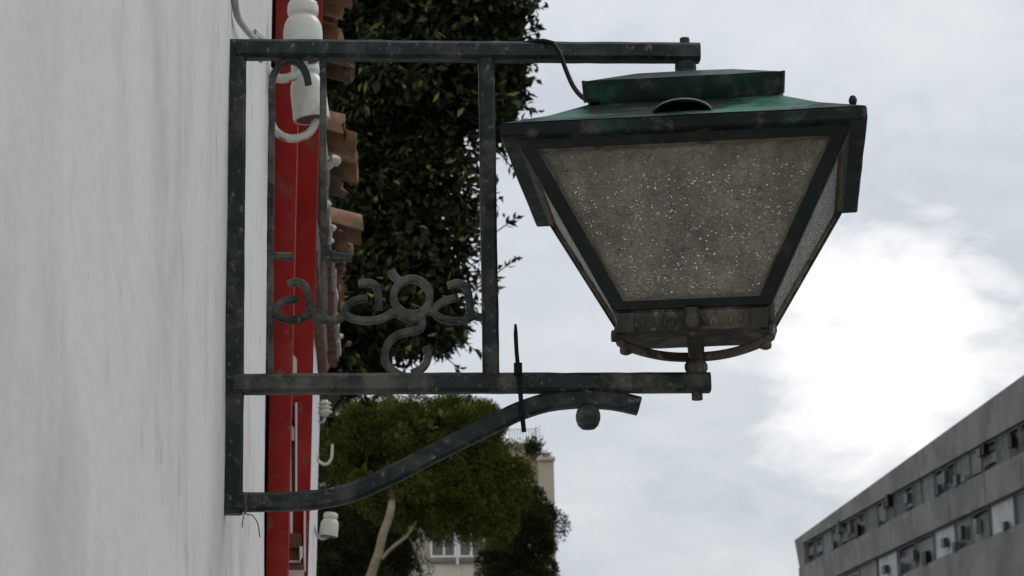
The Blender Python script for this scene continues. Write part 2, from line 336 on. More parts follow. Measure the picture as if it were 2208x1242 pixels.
slab('box_lid', 'mortar', 618, 648, 1208, 1213, YS - .012, .05)
slab('meter_box', 'brick', 618, 656, 1214, 1228, YS - .006, .04)
slab('sill', 'mortar', 617, 656, 1229, 1250, YS - .01, .05)
slab('window_frame', 'winwhite', 655, 659.5, 1090, 1230, YS, .03)
slab('shutter_edge', 'winwhite', 646, 653, 1178, 1212, YS - .018, .01, 0, -14)

# ------------------------------------------------------------------ far white house with tiled eave
ANG = .0227
P0 = at(690, 815, 6.5); ZE = P0.z
hC = empty('tiled_house', (-2, 4.4, 0), 'far white house with broken clay tile eave beside the dark tree', 'house')
fx = lambda Y: P0.x + (Y - 6.5) * ANG
def fxw(Y, z): return fx(Y) + (z - ZE) * .018 + .004 * noise.noise((Y * 3, z * 4, 0))
g = MB(); zl = [0, 1.2] + [2 + .1 * i for i in range(14)] + [ZE]; yl = [Y2 + .14 + (6.5 - Y2 - .14) * i / 24 for i in range(25)]
for y in yl:
    for z in zl: g.v.append((fxw(y, z) - (.004 if z == ZE else 0), y, z))
n = len(zl)
for i in range(24):
    for j in range(n - 1): g.f.append((i * n + j, (i + 1) * n + j, (i + 1) * n + j + 1, i * n + j + 1))
a = len(g.v); g.v += [(-4, yl[0], 0), (-4, 6.5, 0), (-4, 6.5, ZE), (-4, yl[0], ZE)]
g.f += [tuple([a + 1, a + 2] + [24 * n + j for j in range(n)][::-1])[::-1], (a, a + 3, a + 2, a + 1), tuple([j for j in range(n)] + [a + 3, a])[::-1], tuple([i * n + n - 1 for i in range(25)] + [a + 2, a + 3])]
g.build('wall', 'plaster2', hC, hC.location)
nrm = Vector((1, -ANG, 0)).normalized(); tan = Vector((ANG, 1, 0)).normalized()
def eave_pt(Y, out, z): return Vector((fx(Y), Y, z)) + nrm * out
roof = MB()
def eave_block(g, Ya, Yb, o0, o1, z0, z1, j=0.0):
    q = [random.uniform(-j, j) for _ in range(4)]
    pts = [eave_pt(Ya, o0, z0), eave_pt(Ya, o1 + q[0], z0 + q[2]), eave_pt(Yb, o1 + q[1], z0 + q[2]), eave_pt(Yb, o0, z0)]
    pts += [eave_pt(Ya, o0, z1), eave_pt(Ya, o1 + q[0], z1), eave_pt(Yb, o1 + q[1], z1), eave_pt(Yb, o0, z1)]
    g.hexa([pts[0], pts[1], pts[2], pts[3], pts[4], pts[5], pts[6], pts[7]]); return g
# roof slab behind the tile ends, rising inwards
pts = []
for Y in (Y2 + .15, 6.45):
    pts.append([eave_pt(Y, .02, ZE + .10), eave_pt(Y, .02, ZE + .14), eave_pt(Y, -3.5, ZE + 1.05), eave_pt(Y, -3.5, ZE + .10)])
roof.loft(pts); rf = roof.build('roof', 'tile', hC, hC.location)
yb = Y2 + .15; k = 0
while yb < 6.48:
    ln = random.uniform(.2, .26); ye = min(yb + ln, 6.5)
    g = eave_block(MB(), yb + .004, ye - .004, -.02, .026, ZE + .002, ZE + .034, .003); g.build('brick', 'brick', rf, hC.location)
    g = eave_block(MB(), yb + .06, min(ye + .052, 6.5), -.02, .066, ZE + .042, ZE + .074, .004); g.build('brick', 'brick', rf, hC.location)
    g = eave_block(MB(), yb, ye, -.02, .036, ZE + .031, ZE + .045, .006); g.build('mortar_joint', 'mortar', rf, hC.location)
    if not (3.05 < yb < 3.4): g = eave_block(MB(), yb, ye, -.02, .078, ZE + .071, ZE + .088, .008); g.build('mortar_joint', 'mortar', rf, hC.location)
    yb = ye
def tile_mesh(conv, r, ln, th=.013, sl=.28, broken=0, n=10):
    """barrel tile: axis along +x (outwards), falling outwards"""
    g = MB(); rings = []
    for i in range(4):
        x = -ln + ln * i / 3; rr = r * (.85 + .15 * i / 3) if conv else r * (1 - .12 * i / 3); ring = []
        for side in (0, 1):
            for k in range(n + 1):
                a = math.pi * (k if side == 0 else n - k) / n; q = rr - th * side
                z = q * math.sin(a) * .85; xx = x
                if i == 3: xx += broken * noise.noise((k * .7, side * .2, r * 90)) * .05 + random.uniform(-.002, .002)
                ring.append((xx, q * math.cos(a), (z if conv else -z) - xx * sl * 1.0))
        rings.append(ring)
    g.loft(rings); return g
YI, ROT = 0, Matrix.Rotation(math.atan2(nrm.y, nrm.x), 4, 'Z')
def put_tile(Y, out, conv, r, broken=0, dz=0, tilt=0):
    g = tile_mesh(conv, r, .34, broken=broken)
    p = eave_pt(Y, out, ZE + (.105 if conv else .16) + dz); mtx = Matrix.Translation(p) @ ROT @ Matrix.Rotation(tilt, 4, 'X') @ Matrix.Rotation(random.uniform(-.05, .05), 4, 'Z')
    g.v = [tuple(mtx @ Vector(v)) for v in g.v]
    return g.build('tile', 'tile', rf, hC.location, True, 35)
tiles = [(2.42, .15, 1, 0), (2.56, .13, 0, .5), (2.7, .115, 1, 0), (2.86, .14, 0, 1), (2.99, .15, 1, .8),
         (3.62, .12, 1, .8), (3.76, .155, 0, .3), (3.93, .16, 1, .2), (4.12, .12, 0, 1),
         (4.72, .17, 1, 0), (4.86, .13, 0, .3), (5.0, .14, 1, .2), (5.14, .11, 0, .4), (5.3, .105, 1, .8), (5.46, .09, 0, .5), (5.62, .1, 1, .9), (5.78, .105, 0, .6), (5.94, .09, 1, .4), (6.1, .08, 0, .5), (6.26, .075, 1, .3)]
for Y, o, c, br in tiles: put_tile(Y, o, c, random.uniform(.078, .092), br, random.uniform(-.012, .012), random.uniform(-.12, .12))
def lump(c, r, seed, sq=(1, 1, 1), sub=2):
    g = MB(); rings = []
    for i in range(1, 8):
        a = math.pi * i / 8; ring = []
        for k in range(10):
            b = 2 * math.pi * k / 10; d = Vector((math.sin(a) * math.cos(b), math.sin(a) * math.sin(b), math.cos(a)))
            q = r * (1 + .35 * noise.noise(d * 1.6 + Vector((seed, 0, 0))) + .22 * noise.noise(d * 4.5 + Vector((0, seed, 0)))); ring.append(Vector(c) + Vector((d.x * sq[0], d.y * sq[1], d.z * sq[2])) * q)
        rings.append(ring)
    return g.loft(rings)
for (u, v, Y, r) in [(722, 346, 3.55, .021), (709, 352, 3.58, .02), (703, 440, 4.02, .017), (716, 492, 4.35, .014), (711, 520, 4.5, .014), (733, 500, 4.4, .009), (752, 741, 6.05, .012), (735, 725, 5.95, .012), (752, 150, 2.95, .018)]:
    lump(at(u, v, Y), r, u, (.9, 1.2, .75)).build('mortar_lump', 'mortar' if u not in (733, 752) else 'tile', rf, hC.location, True)

# ------------------------------------------------------------------ iron bracket with its lettering
ZT, ZL = 2.5759, 2.1399
br0 = Vector((0, 0, 2.1))
bk = empty('lamp_bracket', br0, 'dark green wrought iron wall bracket with curled lettering between its arms', 'bracket')
BW = .0245
def bpart(name, path, mat='iron', w=BW, d=BW, jit=.0007):
    return MB().bar(path, w, d, jit).build(name, mat, bk, br0, True, 35)
xb = BW / 2 - .004
bpart('wall_bar', line((xb, .002, 1.966), (xb, .002, ZT - .0005)), w=BW + .001, d=BW - .002)
upz = at(900, 111, 0).z
bpart('upper_arm', line((xb, 0, ZT - BW / 2), (at(1507, 115, 0).x, 0, ZT - BW / 2 + .001)))
bpart('lower_arm', line((xb, 0, ZL - BW / 2), (at(1530, 827, 0).x, 0, ZL - BW / 2 + .001)), 'iron_dusty')
xr = (at(1047, 133, 0).x + at(1060, 806, 0).x) / 2
bpart('upright_bar', line((xr, .001, ZL - .004), (xr, .001, ZT - BW + .004)), w=.0205, d=.0215)
bp = [at(u, v, 0) for u, v in [(508, 1083), (560, 1083), (620, 1082), (690, 1077), (765, 1060), (850, 1022), (950, 970), (1050, 921), (1120, 887), (1180, 868), (1240, 860), (1300, 861), (1345, 868), (1378, 876)]]
bpart('brace', smooth_path(bp), 'iron', w=.0225, d=BW - .001)
c = at(1268, 899, 0); MB().lathe(c, [(.001, -.0165), (.008, -.0155), (.013, -.011), (.0155, -.004), (.0158, .002), (.014, .009), (.010, .014), (.009, .02)], 12).build('ball', 'iron_dusty', bk, br0, True, 25)
# two scraps where the paint has gone
for (u, v, r) in [(708, 1066, .011), (726, 1060, .009)]:
    lump(at(u, v, -BW / 2 + .0052), r, u, (1, .5, .45)).build('rust_patch', 'rust', bk, br0, True)
# lettering: round strokes bent in the plane of the bracket
def stroke(name, strokes, r=.0048):
    g = MB()
    for s in strokes:
        rr = s[1] if isinstance(s, tuple) else r; pts = s[0] if isinstance(s, tuple) else s
        path = smooth_path([at(u, v, 0) for u, v in pts], .004)
        g.bar(path, rr * 2 * .93, .0125, .0005, .16)
    return g.build(name, 'iron_dusty', bk, br0, True, 30)
stroke('letter', [([(583, 808), (582, 700), (583, 560), (584, 400), (586, 260), (586, 190), (592, 158), (608, 138), (630, 131), (650, 142), (661, 162), (665, 182)], .0046), [(583, 553), (606, 553), (633, 553)]])
stroke('letter', [([(697, 128), (697, 250), (697, 400), (698, 530), (699, 620), (699, 688)], .0046), [(697, 520), (703, 540), (718, 551), (740, 555), (757, 556)], [(698, 556), (720, 557), (757, 556)]])
stroke('letter', [[(621, 613), (640, 608), (657, 616), (664, 634), (667, 660), (676, 679), (692, 689)], [(643, 645), (620, 648), (604, 655), (596, 666), (596, 680), (612, 689), (634, 690), (655, 685), (668, 676)], [(676, 686), (700, 690), (725, 690), (742, 680)]])
stroke('letter', [[(774, 613), (795, 610), (811, 618), (817, 640), (819, 668)], [(793, 644), (770, 647), (752, 657), (744, 674), (757, 686), (785, 692), (812, 690), (830, 684), (846, 674)]])
ring = [(888 + 39 * math.cos(a), 640 - 38 * math.sin(a)) for a in [math.pi * 2 * k / 16 + .8 for k in range(17)]]
stroke('letter', [ring, [(844, 583), (850, 596), (862, 607)], [(838, 680), (856, 675), (874, 686), (898, 688), (910, 678), (922, 668)], [(908, 680), (911, 700), (902, 711), (880, 716), (853, 724), (835, 744), (829, 770), (838, 793), (858, 808)], [(919, 748), (923, 766), (919, 784), (905, 798), (888, 806)]], .0052)
stroke('letter', [[(966, 616), (988, 610), (1004, 618), (1011, 640), (1013, 668), (1022, 681), (1045, 686)], [(982, 642), (960, 648), (944, 658), (936, 672), (950, 686), (975, 692), (1000, 691), (1018, 683)], [(922, 668), (936, 674)]])
# bolts through the arm ends
LX, TH = .5886, -.1891
def hexnut(c, r, h, n=6): return MB().lathe(c, [(r, -h / 2), (r, h / 2)], n)
hexnut((LX, 0, ZT + .004), .0065, .01, 8).build('bolt', 'iron', bk, br0)
hexnut((LX, 0, ZL - BW - .004), .007, .010, 8).build('bolt', 'iron_brown', bk, br0)

# ------------------------------------------------------------------ lantern
lan0 = Vector((LX, 0, ZL))
ln = empty('street_lantern', lan0, 'old four sided street lantern with crackled glass and patinated green roof', 'lantern')
ct, st = math.cos(TH), math.sin(TH)
def Lp(a, b, z): return Vector((LX + a * ct - b * st, a * st + b * ct, z))
def lpart(g, name, mat, sm=False, par=None, ang=30): return g.build(name, mat, par or ln, lan0, sm, ang)
def sq(r, z, jit=0): return [Lp(-r, -r, z), Lp(r, -r, z), Lp(r, r, z), Lp(-r, r, z)]
def sqs(r, z, n=8, j=.0008):
    o = []; c = [(-r, -r), (r, -r), (r, r), (-r, r)]
    for i in range(4):
        (a, b), (d, e) = c[i], c[(i + 1) % 4]
        for k in range(n):
            t = k / n; p = Lp(a + (d - a) * t, b + (e - b) * t, z); o.append(p + noise.noise_vector(p * 40) * j)
    return o
ZR, RR, RT2, RB, ZB = 2.4136, .22, .2, .0945, 2.2047
ZCB, ZCT = 2.4658, 2.4936
# roof: lip, soffit, slopes
g = MB(); g.loft([sqs(RR - .001, ZR + .001), sqs(RR - .004, ZR + .0025), sqs(.165, ZR + .0245), sqs(.112, ZCB + .002), sqs(.105, ZCB + .004)], False)
roofo = lpart(g, 'roof', 'roof_metal', True)
g = MB(); g.loft([sqs(.197, ZR - .016), sqs(RR - .002, ZR - .0165), sqs(RR, ZR - .014), sqs(RR, ZR - .001), sqs(RR - .003, ZR + .0008)], False)
lpart(g, 'rim', 'rim_metal', True)
# chimney cap: box with overhanging folded lid
g = MB(); g.loft([sqs(.105, ZCB - .002), sqs(.118, ZCB - .001), sqs(.121, ZCB + .004), sqs(.123, ZCT - .004), sqs(.124, ZCT), sqs(.119, ZCT + .0015), sqs(.06, ZCT + .027), sqs(.016, ZCT + .042), sqs(.004, ZCT + .044)])
capo = lpart(g, 'chimney_cap', 'cap_metal', True)
g = MB(); g.lathe((LX, 0, ZCT + .036), [(.019, -.004), (.018, .004), (.0135, .010), (.014, .014), (.0135, ZT - BW - ZCT - .036)], 14); lpart(g, 'neck', 'cap_metal', True, capo)
# corner seams of the cap
for a, b_ in ((-1, -1), (1, -1), (1, 1), (-1, 1)):
    g = MB(); g.tube(line(Lp(a * .1225, b_ * .1225, ZCB), Lp(a * .1245, b_ * .1245, ZCT), .01), .0022, 6); lpart(g, 'seam', 'frame', True, capo)
# half round vent hood on each slope
zslope = lambda b: ZR + .002 + (.216 - b) * (.0245 - .002) / (.216 - .165) if b > .165 else ZR + .0245 + (.165 - b) * (ZCB + .002 - ZR - .0245) / (.165 - .112)
for q in range(4):
    rot = Matrix.Rotation(q * math.pi / 2, 3, 'Z'); rings = []
    for i, (b_, r) in enumerate([(.196, .036), (.19, .038), (.165, .032), (.14, .02), (.122, .006)]):
        ring = []
        for k in range(11):
            a = math.pi * k / 10; v = rot @ Vector((r * math.cos(a), -b_, 0)); ring.append(Lp(v.x, v.y, zslope(b_) - .002 + r * .52 * math.sin(a)))
        rings.append(ring)
    g = MB(); g.loft(rings, False, False)
    inner = [[Vector((LX, 0, p.z - .0025)) * 0 + p.lerp(Vector((LX, 0, p.z - .01)), .015) - Vector((0, 0, .0022)) for p in rings[i]] for i in (0, 2)]
    g.loft(inner, False, False); g.loft([rings[0], inner[0]], False, False)
    lpart(g, 'vent_hood', 'frame', True, roofo)
    ob = MB(); v = [rot @ Vector((x, -.178, 0)) for x in (-.03, .03)]
    ob.add([Lp(v[0].x, v[0].y, zslope(.178) + .001), Lp(v[1].x, v[1].y, zslope(.178) + .001), Lp(v[1].x * .97, v[1].y * .97, zslope(.178) + .008), Lp(v[0].x * .97, v[0].y * .97, zslope(.178) + .008)], [(0, 1, 2, 3)])
    lpart(ob, 'vent_opening', 'black', False, roofo)
p = at(1817, 219, -.16); c = Lp(.205, -.19, ZR + .004)
g = MB(); g.lathe(c, [(.003, -.004), (.0025, .006), (.004, .008), (.0052, .012), (.0052, .014), (.0035, .018), (.001, .0195)], 10); lpart(g, 'finial', 'frame', True, roofo)
# tapered body
zt = ZR - .0155
def on(r_frac, f):  # half width of the body at height fraction f from bottom
    return RB + (RT2 - RB) * f
H = zt - ZB
side_dirs = [(0, -1), (1, 0), (0, 1), (-1, 0)]
def face_pt(q, s, f, off=0):
    """point on side q: s in [-1,1] across, f height fraction, off outward"""
    r = on(0, f); dx, dy = side_dirs[q]; tx, ty = -dy, dx
    return Lp(dx * (r + off) + tx * s * r, dy * (r + off) + ty * s * r, ZB + H * f)
def strip(q, corners, o0, o1):
    """solid strip on a side; corners: four (s_in_metres, f)"""
    P_ = []
    for o in (o0, o1):
        for s, f in corners: P_.append(face_pt(q, s / on(0, f), f, o))
    return MB().hexa(P_)
names = ['front', 'right', 'back', 'left']
for q in range(4):
    for sgn in (-1, 1):   # corner rails on both sides of each corner
        tt, tb = on(0, 1), on(0, 0); wd = .0165
        cs = [(sgn * tb, 0), (sgn * (tb - wd), 0), (sgn * (tt - wd), 1), (sgn * tt, 1)]
        if sgn > 0: cs = [cs[1], cs[0], cs[3], cs[2]]
        lpart(strip(q, cs, -.008, .0025), 'corner_rail', 'frame')
    hb, ht = .05, .945
    lpart(strip(q, [(-(on(0, 0) - .0165), 0), (on(0, 0) - .0165, 0), (on(0, hb) - .0165, hb), (-(on(0, hb) - .0165), hb)], -.008, .0015), 'bottom_rail', 'frame')
    lpart(strip(q, [(-(on(0, ht) - .0165), ht), (on(0, ht) - .0165, ht), (on(0, 1) - .0165, 1), (-(on(0, 1) - .0165), 1)], -.008, .0018), 'top_rail', 'frame')
    # thin bead of putty round the glass
    g = MB(); f0, f1 = hb, ht; e0, e1 = on(0, f0) - .0165, on(0, f1) - .0165
    loop = [face_pt(q, -e0 / on(0, f0), f0, -.003), face_pt(q, e0 / on(0, f0), f0, -.003), face_pt(q, e1 / on(0, f1), f1, -.003), face_pt(q, -e1 / on(0, f1), f1, -.003)]
    path = []
    for i in range(4): path += line(loop[i], loop[(i + 1) % 4], .012)[:-1]
    path = [p_ + noise.noise_vector(p_ * 60) * .0012 for p_ in path]; g.tube(path + [path[0]], .0034, 6)
    lpart(g, 'putty_bead', 'putty', True)
    cs = [(-(e0 + .002), f0 - .01), (e0 + .002, f0 - .01), (e1 + .002, f1 + .008), (-(e1 + .002), f1 + .008)]
    pn = lpart(strip(q, cs, -.0085, -.0055), 'pane', 'pane')
    # mirror-metal beads added on the pane to imitate glints
    if q == 0:
        n = 2100; vs = []; dx, dy = side_dirs[q]
        bm_ = MB(); cnt = 0
        ico = [Vector((0, 0, 1))] + [Vector((math.cos(a) * .8, math.sin(a) * .8, .6)) for a in [2 * math.pi * k / 7 for k in range(7)]] + [Vector((math.cos(a), math.sin(a), 0)) for a in [2 * math.pi * (k + .5) / 7 for k in range(7)]]
        fs = [(0, 1 + k, 1 + (k + 1) % 7) for k in range(7)] + [(1 + k, 8 + k, 1 + (k + 1) % 7) for k in range(7)] + [(1 + (k + 1) % 7, 8 + k, 8 + (k + 1) % 7) for k in range(7)]
        ux = (face_pt(q, .5, .5) - face_pt(q, -.5, .5)).normalized(); uy = (face_pt(q, 0, .8) - face_pt(q, 0, .2)).normalized(); un = ux.cross(uy)
        while cnt < n:
            f = random.uniform(f0 + .03, f1 - .03); s = random.uniform(-1, 1); e_ = (on(0, f) - .024)
            den_ = .5 + .5 * noise.noise((s * 9, f * 9, 3)) - (.35 if f > .82 else 0)
            if random.random() > den_ * e_ / .19: continue
            r = .00032 + .00095 * random.random() ** 4; c = face_pt(q, s * e_ / on(0, f), f, -.0055)
            k1, k2 = random.uniform(.6, 1.5), random.uniform(.6, 1.3); tl = random.uniform(-.3, .3)
            bm_.add([c + (ux * (v.x * k1) + uy * (v.y * k2 + v.x * tl) + un * v.z * .8) * r for v in ico], fs); cnt += 1
        bo = lpart(bm_, 'glint_beads', 'bead', True, pn, 80); bo['kind'] = 'stuff'
# tray under the glass, with a worn relief plate hanging at the front
g = MB(); g.loft([sqs(.06, 2.196), sqs(.086, 2.192), sqs(.0905, 2.193), sqs(.092, ZB - .003), sqs(.0945, ZB - .001)], True)
tray = lpart(g, 'tray', 'iron_brown', True)
g = MB(); rows = []
for k in range(6):
    z = ZB - .004 - .0225 * k / 5; rows.append([Lp(x, -.0935 + .003 * k / 5 - (.0012 if 0 < i_ < 24 and 0 < k < 5 else 0) + .0016 * noise.noise((x * 90, z * 120, 2)), z + (.0012 * noise.noise((x * 60, 0, 4)) if k == 5 else 0)) for i_, x in enumerate([-.0915 + .183 * q / 24 for q in range(25)])])
back = [[p_ + (Lp(0, .004, 0) - Lp(0, 0, 0)) for p_ in r_] for r_ in rows]
g.loft(rows, False, False); g.loft(back[::-1], False, False); g.loft([rows[-1], back[-1]], False, False); g.loft([[r_[0] for r_ in rows], [r_[0] for r_ in back]], False, False); g.loft([[r_[-1] for r_ in back], [r_[-1] for r_ in rows]], False, False)
apron = lpart(g, 'relief_plate', 'iron_brown', True)
for s_ in (-1, 1):
    g = MB(); g.hexa([Lp(s_ * a, b_, z) for z in (2.176, 2.2005) for a, b_ in ((.072, -.0965), (.0925, -.0965), (.0925, -.088), (.072, -.088))]); lpart(g, 'corner_plate', 'iron_brown', False, apron)
for k in range(11):
    x = -.058 + .116 * k / 10 + random.uniform(-.003, .003)
    lump(Lp(x, -.0945, 2.1885 + random.uniform(-.002, .002)), random.uniform(.003, .0055), k, (.6, .5, 1.4)).build('relief', 'iron_brown', apron, lan0, True)
# lugs at the front corners and bolt heads where the side straps end
for s_ in (-1, 1):
    d = (Lp(s_, -.25, 0) - Lp(0, 0, 0)).normalized(); g = MB(); g.lathe(Lp(s_ * .088, -.088, 2.1735), [(.0055, -.004), (.0055, .007), (.0075, .007), (.0075, .012), (.001, .0125)], 8, d); lpart(g, 'lug_bolt', 'iron_brown')
for a, b_ in ((-1, 0), (1, 0), (0, 1)):
    g = MB(); g.lathe(Lp(a * .088, b_ * .088, 2.1715), [(.003, -.004), (.0075, -.002), (.0085, .002), (.0075, .006), (.006, .009)], 10); lpart(g, 'strap_nut', 'iron_brown', True, None, 25)
# cradle: four curved straps down to the knob
for q in range(4):
    dx, dy = side_dirs[q]; path = smooth_path([Lp(dx * r, dy * r, z) for r, z in [(.0965, 2.203), (.0985, 2.192), (.0955, 2.184), (.082, 2.1765), (.062, 2.1695), (.041, 2.1645), (.02, 2.162), (.004, 2.1615)]], .006)
    ux = Lp(-dy, dx, 0) - Lp(0, 0, 0); rings = []
    for i, p_ in enumerate(path):
        t = (path[min(i + 1, len(path) - 1)] - path[max(i - 1, 0)]).normalized(); nn = t.cross(ux).normalized(); w_, h_ = .0085, .005
        rings.append([p_ + ux * a * w_ + nn * b_ * h_ for a, b_ in ((-1, -.6), (-.7, -1), (.7, -1), (1, -.6), (1, .6), (.7, 1), (-.7, 1), (-1, .6))])
    g = MB().loft(rings); lpart(g, 'cradle_strap', 'iron_brown', True, None, 35)
g = MB(); g.lathe((LX, 0, 2.1482), [(.009, -.0085), (.0125, -.0075), (.0148, -.002), (.0148, .003), (.0115, .009), (.008, .0105), (.0075, .013), (.007, .016)], 8); lpart(g, 'knob', 'iron_brown', True, None, 20)

# ------------------------------------------------------------------ cables, tie, straws
pts = [at(u, v, Y) for u, v, Y in [(1075, 99, .0), (1110, 96, -.004), (1145, 91, -.006), (1172, 88, -.012), (1192, 93, -.02), (1208, 118, -.026), (1220, 150, -.034), (1236, 186, -.05), (1256, 210, -.075), (1276, 219, -.1), (1292, 219, -.1)]]
g = MB(); g.tube(smooth_path(pts, .008), .0031, 8); tag(g.build('power_cable', 'black', None, (LX - .2, 0, ZT), True), 'thin black cable dropping from the upper arm to the lantern roof', 'cable')
zt0 = at(1120, 800, -.02)
tie = empty('cable_tie', zt0, 'black plastic cable tie round the lower arm with its tail sticking up', 'cable tie')
def ribbon(g, path, w, th):
    rings = []
    for i, p_ in enumerate(path):
        wv = w if not isinstance(w, list) else w[min(i * len(w) // len(path), len(w) - 1)]
        t = (path[min(i + 1, len(path) - 1)] - path[max(i - 1, 0)]).normalized(); u = Vector((0, -1, 0)); u = (u - t * u.dot(t)).normalized(); x = t.cross(u)
        rings.append([p_ + x * a * wv / 2 + u * b_ * th / 2 for a, b_ in ((-1, -1), (1, -1), (1, 1), (-1, 1))])
    return g.loft(rings)
ribbon(MB(), smooth_path([at(u, v, Y) for u, v, Y in [(1111.5, 699, -.012), (1112, 720, -.013), (1114, 760, -.015), (1117, 790, -.0165)]], .008), [.003] + [.0052] * 12, .0016).build('tail', 'black', tie, zt0)
ribbon(MB(), smooth_path([at(u, v, Y) for u, v, Y in [(1117, 786, -.0165), (1119, 810, -.0158), (1121, 835, -.0155), (1124, 870, -.0158), (1127, 905, -.0155), (1130, 932, -.013)]], .008), .0058, .0018).build('strap', 'black', tie, zt0)
ribbon(MB(), smooth_path([at(1119, 797, -.015), at(1119, 800, 0), at(1120, 806, .014), at(1123, 850, .016), at(1125, 888, .014), at(1126, 902, 0), at(1126, 903, -.0145)], .006), .0052, .0016).build('loop', 'black', tie, zt0)
p_ = at(1117, 795, -.018); MB().box(p_ - Vector((.005, .004, .007)), p_ + Vector((.005, .004, .007))).build('head', 'black', tie, zt0)
pts = [at(u, v, Y) for u, v, Y in [(494, -40, .02), (500, 0, .05), (512, 35, .1), (528, 60, .2), (545, 80, .35), (556, 95, .5), (562, 130, .6)]]
for p_ in pts: p_.x = max(p_.x, wall_x(p_.y, p_.z) + .005)
g = MB(); g.tube(smooth_path(pts, .02), .0048, 8); tag(g.build('wall_cable', 'wire', None, pts[1], True), 'pale cable running down the white wall above the bracket', 'cable')
pts = [at(u, v, .42) for u, v in [(541, 76), (548, 70), (556, 80), (566, 84), (580, 90)]]
g = MB(); g.tube(smooth_path(pts, .01), [.004, .007, .009, .008, .006, .005, .004] + [.004] * 60, 7) if False else g.tube(pts, [.003, .007, .008, .006, .003], 7)
tag(g.build('cable_knot', 'hook', None, pts[1], True), 'grimy grey knot of tape where the pale cable meets the bracket', 'knot')
for i, (lab, pp) in enumerate([('dry grass stem dangling from the bracket foot, reaching lowest', [(526, 1060, -.016), (530, 1085, -.016), (527, 1105, -.012), (524, 1120, 0), (522, 1137, .01)]), ('dry grass stem arching away from the bracket foot', [(533, 1062, -.016), (529, 1090, -.016), (530, 1108, -.005), (545, 1112, .02), (556, 1130, .05), (560, 1158, .06)]), ('short dry grass stem lying over the bracket foot', [(527, 1066, -.0165), (528.5, 1080, -.0165), (532, 1098, -.0165), (528, 1108, -.01)])]):
    P_ = [at(*a) for a in pp]
    for q_ in P_: q_.x = max(q_.x, wall_x(q_.y, q_.z) + .002)
    g = MB(); g.tube(smooth_path(P_, .005), .0007, 5); tag(g.build('dry_stem', 'straw', None, P_[0], True), lab, 'grass stem', 'dry stems caught on the bracket foot')

# ------------------------------------------------------------------ porcelain insulators on hooks
def insulator(u, v0, v1, wpx, Y, hook, label, mat='ceramic', ribbed=False, tilt=0, hook_r=None):
    top, bot = at(u, v0, Y), at(u, v1, Y); h = top.z - bot.z; r = wpx / 2 * (Y + 3.15) / F
    root = empty('insulator', bot, label, 'insulator', 'porcelain insulators along the house fronts')
    if ribbed: prof = [(.45, 0), (.62, .12), (1, .22), (.98, .28), (.6, .36), (.58, .42), (.88, .5), (.85, .56), (.5, .64), (.5, .7), (.82, .76), (.78, .84), (.5, .9), (.42, 1)]
    else: prof = [(.80, .06), (.84, .0), (.98, .0), (1, .04), (.98, .2), (.97, .46), (.92, .58), (.78, .68), (.67, .715), (.68, .735), (.755, .765), (.77, .8), (.765, .91), (.7, .97), (.5, 1)]
    ax = Vector((math.sin(tilt), 0, math.cos(tilt)))
    g = MB(); g.lathe(bot, [(a * r, b_ * h) for a, b_ in prof], 24, ax)
    g.build('porcelain_body', mat, root, bot, True, 50)
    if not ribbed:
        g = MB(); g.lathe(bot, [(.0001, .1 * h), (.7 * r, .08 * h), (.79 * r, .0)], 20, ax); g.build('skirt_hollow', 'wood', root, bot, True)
    if hook:
        P_ = smooth_path([at(*q_) for q_ in hook], .006); rr = hook_r or r * .17
        MB().tube(P_, rr, 9).build('hook', 'hook', root, bot, True)
    return root
YN = 1.72
insulator(653, 2, 128, 88, YN - .1, [(655, 118, YN - .1), (655, 135, YN - .1), (650, 152, YN - .1), (632, 164, YN - .1), (606, 170, YN - .08), (585, 160, YN - .06), (568, 138, YN - .02), (556, 112, YN), (550, 95, YN)], 'white insulator rising behind the upper arm at the picture top', hook_r=.0095)
insulator(672, 128, 258, 80, YN, [(680, 245, YN), (680, 262, YN), (672, 280, YN), (655, 294, YN), (632, 299, YN), (609, 294, YN), (592, 280, YN + .02), (584, 262, YN + .03), (576, 240, YN + .05), (568, 215, YN + .07), (560, 195, YN + .1)], 'white bell insulator hanging behind the tall curled letter stroke', tilt=-.12, hook_r=.0085)
insulator(700, 863, 897, 34, 6.35, [(699, 893, 6.35), (699, 905, 6.35), (692, 912, 6.35), (684, 906, 6.36)], 'small ribbed insulator just under the lower arm', 'ceramic_old', True)
insulator(708, 1105, 1156, 40, 6.0, [(708, 1148, 6.0), (706, 1158, 6.0), (697, 1162, 6.0), (686, 1157, 6.0), (680, 1144, 6.0), (676, 1130, 6.02)], 'single cream insulator below the curved brace on the far house', 'ceramic_old', tilt=.12)
P_ = smooth_path([at(u, v, 6.2) for u, v in [(716, 957), (716, 975), (713, 992), (703, 1001), (692, 998), (684, 990), (681, 975)]], .006)
g = MB(); g.tube(P_, .0055, 8); tag(g.build('iron_hook', 'hook', None, P_[0], True), 'empty white hook without insulator on the far house corner', 'hook')

